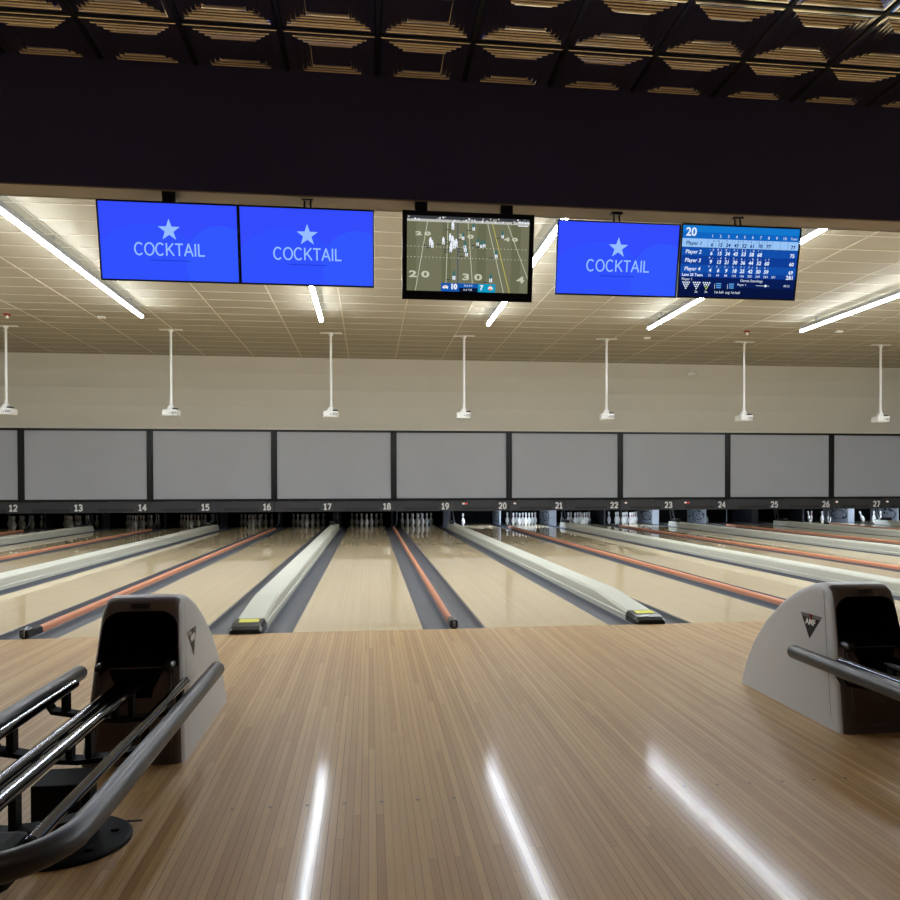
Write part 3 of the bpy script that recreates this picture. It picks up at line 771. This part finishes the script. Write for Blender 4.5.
def ball_return_proto():
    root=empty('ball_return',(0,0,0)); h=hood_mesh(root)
    def fy(z): return -3.12+z*(.10/.43)          # face plane, y at height z
    # seam line and side logos
    for s in (-1,1):
        def sx(z): return s*(.214*(1-.23*z/.68)+.0012)
        g=MB()
        def tri(a,b,c,m,off): 
            q=[(sx(z)+s*off,y,z) for y,z in (a,b,c)]; g.add(q,[(0,1,2),(2,1,0)],m)
        tri((-2.685,.515),(-2.885,.515),(-2.785,.392),0,0.)
        g.add([(sx(z)+s*.0006,y,z) for y,z in ((-2.683,.5165),(-2.887,.5165),(-2.870,.498),(-2.700,.498))],[(0,1,2,3),(3,2,1,0)],1)
        tri((-2.765,.517),(-2.805,.517),(-2.785,.475),2,.001)
        vs,fs=text_geo('AMF',.042,'CENTER',.0015)
        g.add([(sx(.478+v[1])+s*.0016,-2.785+s*v[0]*1.15,.476+v[1]) for v in vs],fs,3)
        tag(g.build('logo_plate',[M_LOGO,M_LGRY,M_LRED,M_NUM],h),'black triangle emblem')
        l=MB(); q=[]
        for z in [i*.05 for i in range(1,14)]: q.append((sx(z)-s*.0005,fy(z)+.085+.0*z,z))
        for a,b in zip(q,q[1:]):
            l.add([a,b,(b[0],b[1]+.003,b[2]),(a[0],a[1]+.003,a[2])],[(0,1,2,3),(3,2,1,0)],0)
        l.build('seam',M_DKM,h)
    b=MB(); z=.655
    b.add([(-.04,fy(.648)-.004,.643),(.04,fy(.648)-.004,.643),(.04,fy(.662)+.004,.662),(-.04,fy(.662)+.004,.662)],[(0,1,2,3),(3,2,1,0)],0)
    b.build('badge',M_BLK,h)
    # lower panel with a notch under the tracks
    n=[(-.158,.03),(.158,.03),(.158,.385),(.115,.385),(.075,.305),(.07,.27),(-.07,.27),(-.075,.305),(-.115,.385),(-.158,.385)]
    pn=MB(); vs=[(x,fy(z)-.010,z) for x,z in n]+[(x,fy(z)+.02,z) for x,z in n]; k=len(n)
    pn.add(vs,[list(range(k))]+[(i,(i+1)%k,k+(i+1)%k,k+i)[::-1] for i in range(k)],0)
    pn.build('lower_panel',M_PANEL,root)
    nb=MB(); q=[(-.115,.392),(.115,.392),(.075,.305),(.07,.268),(-.07,.268),(-.075,.305)]
    nb.add([(x,fy(z)-.006,z) for x,z in q],[list(range(6))[::-1],list(range(6))],0); nb.build('notch_shade_sheet',M_PIT,root)  # flat black sheet; the dark of the notch put in as colour
    for s in (-1,1):
        MB().tube([(s*.205*.0+s*.14,-3.07,.402),(s*.14,-2.92,.41),(s*.12,-2.7,.42)],.022,12,round_ends=True).build('ball_guide',M_BLK,root)
        MB().tube([(s*.145,-3.115,.03),(s*.145,-3.05,.37)],.006,8).build('panel_edge',M_MET,root)
    # tracks
    for x in (-.032,.032):
        MB().tube([(x,-2.75,.345),(x,-4.62,.345),(x,-4.70,.335)],.021,22,round_ends=True).flat().build('centre_rail',M_CHR,root)
    for s in (-1,1):
        MB().tube([(s*.222,-3.12,.352),(s*.222,-4.70,.352)],.017,20,round_ends=True).flat().build('side_rail',M_CHR,root)
    path=[(-.30,-2.84,.338),(-.30,-3.2,.338),(-.30,-3.9,.338),(-.30,-4.50,.338)]
    for k in range(1,9):
        a=PI/2*k/8; path.append((-.30+.22*(1-math.cos(a)),-4.58-.25*math.sin(a),.338))
    path+= [(-x,y,z) for x,y,z in path[::-1]]
    MB().tube(path,.034,18,round_ends=True).build('padded_bumper',M_PAD,root)
    for y in (-3.22,-3.72,-4.32):
        br=MB(); prof=[(-.300,.31),(-.27,.262),(-.215,.252),(-.09,.225),(0,.218),(.09,.225),(.215,.252),(.27,.262),(.300,.31)]
        top=[(x,z+.016) for x,z in prof]
        br.prism(prof+[(x,z) for x,z in top[::-1]],1,y-.032,y+.032)
        for x in (-.222,.222): br.box((x-.012,y-.02,.262),(x+.012,y+.02,.34))
        for x in (-.032,.032): br.box((x-.010,y-.02,.225),(x+.010,y+.02,.330))
        br.build('cross_bracket',M_BLKM,root)
    MB().bbox((-.075,-3.95,.02),(.075,-3.78,.22),.006).build('pedestal',M_BLKM,root)
    bp=MB().lathe([(.205,0),(.205,.010),(.195,.016),(.0,.0165)],c=(.0,-3.865,0),seg=40)
    for k in range(6): bp.lathe([(.014,.016),(.014,.024),(.0,.025)],c=(.15*math.cos(k*PI/3+.3),-3.865+.15*math.sin(k*PI/3+.3),0),seg=10)
    bp.build('base_plate',M_BLKM,root)
    st=MB().bbox((-.19,-4.76,.255),(.19,-4.60,.35),.03); st.tube([(-.19,-4.60,.27),(-.10,-4.66,.31),(.10,-4.66,.31),(.19,-4.60,.27)],.03,12)
    st.build('end_stop',M_BLKM,root)
    return root
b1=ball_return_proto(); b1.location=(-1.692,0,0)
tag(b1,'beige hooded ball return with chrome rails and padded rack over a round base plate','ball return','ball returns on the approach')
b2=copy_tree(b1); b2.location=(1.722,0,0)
tag(b2,'beige hooded ball return with the black triangle emblem facing the middle, its rack cut off','ball return','ball returns on the approach')

# ------------------------------------------------------------------ dim ambient fill lights added behind the viewer
for i,(x,y) in enumerate(((-3.5,-6.2),(0.3,-6.2),(4.1,-6.2),(-1.6,-8.6),(2.2,-8.6))):
    li=bpy.data.lights.new('ambient fill lamp','AREA'); li.shape='DISK'; li.size=.35; li.energy=4.5; li.color=(1,.82,.66)
    o=bpy.data.objects.new('ambient_fill',li); COL.objects.link(o); o.location=(x,y,4.02)
    tag(o,'added warm ambient fill light behind the viewer','lamp','added ambient fill lights')

# ------------------------------------------------------------------ world, camera, view
w=bpy.data.worlds.new('dim hall'); SC.world=w; w.use_nodes=True
w.node_tree.nodes['Background'].inputs[0].default_value=(.02,.02,.022,1); w.node_tree.nodes['Background'].inputs[1].default_value=.3
yaw,pit,rol=0.12663406,-0.01117089,-0.00229888
f=Vector((math.sin(yaw)*math.cos(pit),math.cos(yaw)*math.cos(pit),math.sin(pit))); r=Vector((math.cos(yaw),-math.sin(yaw),0)); u=r.cross(f)
c,s=math.cos(rol),math.sin(rol); r2=r*c+u*s; u2=-r*s+u*c
cam=bpy.data.cameras.new('camera'); co=bpy.data.objects.new('camera',cam); COL.objects.link(co)
Mx=Matrix((r2,u2,-f)).transposed().to_4x4(); Mx.translation=Vector((-.69368,-6.66738,1.16585)); co.matrix_world=Mx
cam.sensor_width=36; cam.lens=36*809.58/900; cam.shift_x=-22.683/900; cam.shift_y=47.113/900; cam.clip_start=.05; cam.clip_end=100
SC.camera=co
SC.view_settings.view_transform='Standard'; SC.view_settings.look='None'; SC.view_settings.gamma=1; SC.view_settings.exposure=0
SC.view_settings.use_curve_mapping=False
SC.cycles.max_bounces=8; SC.cycles.diffuse_bounces=5; SC.cycles.glossy_bounces=5; SC.cycles.sample_clamp_indirect=6; SC.cycles.use_denoising=True
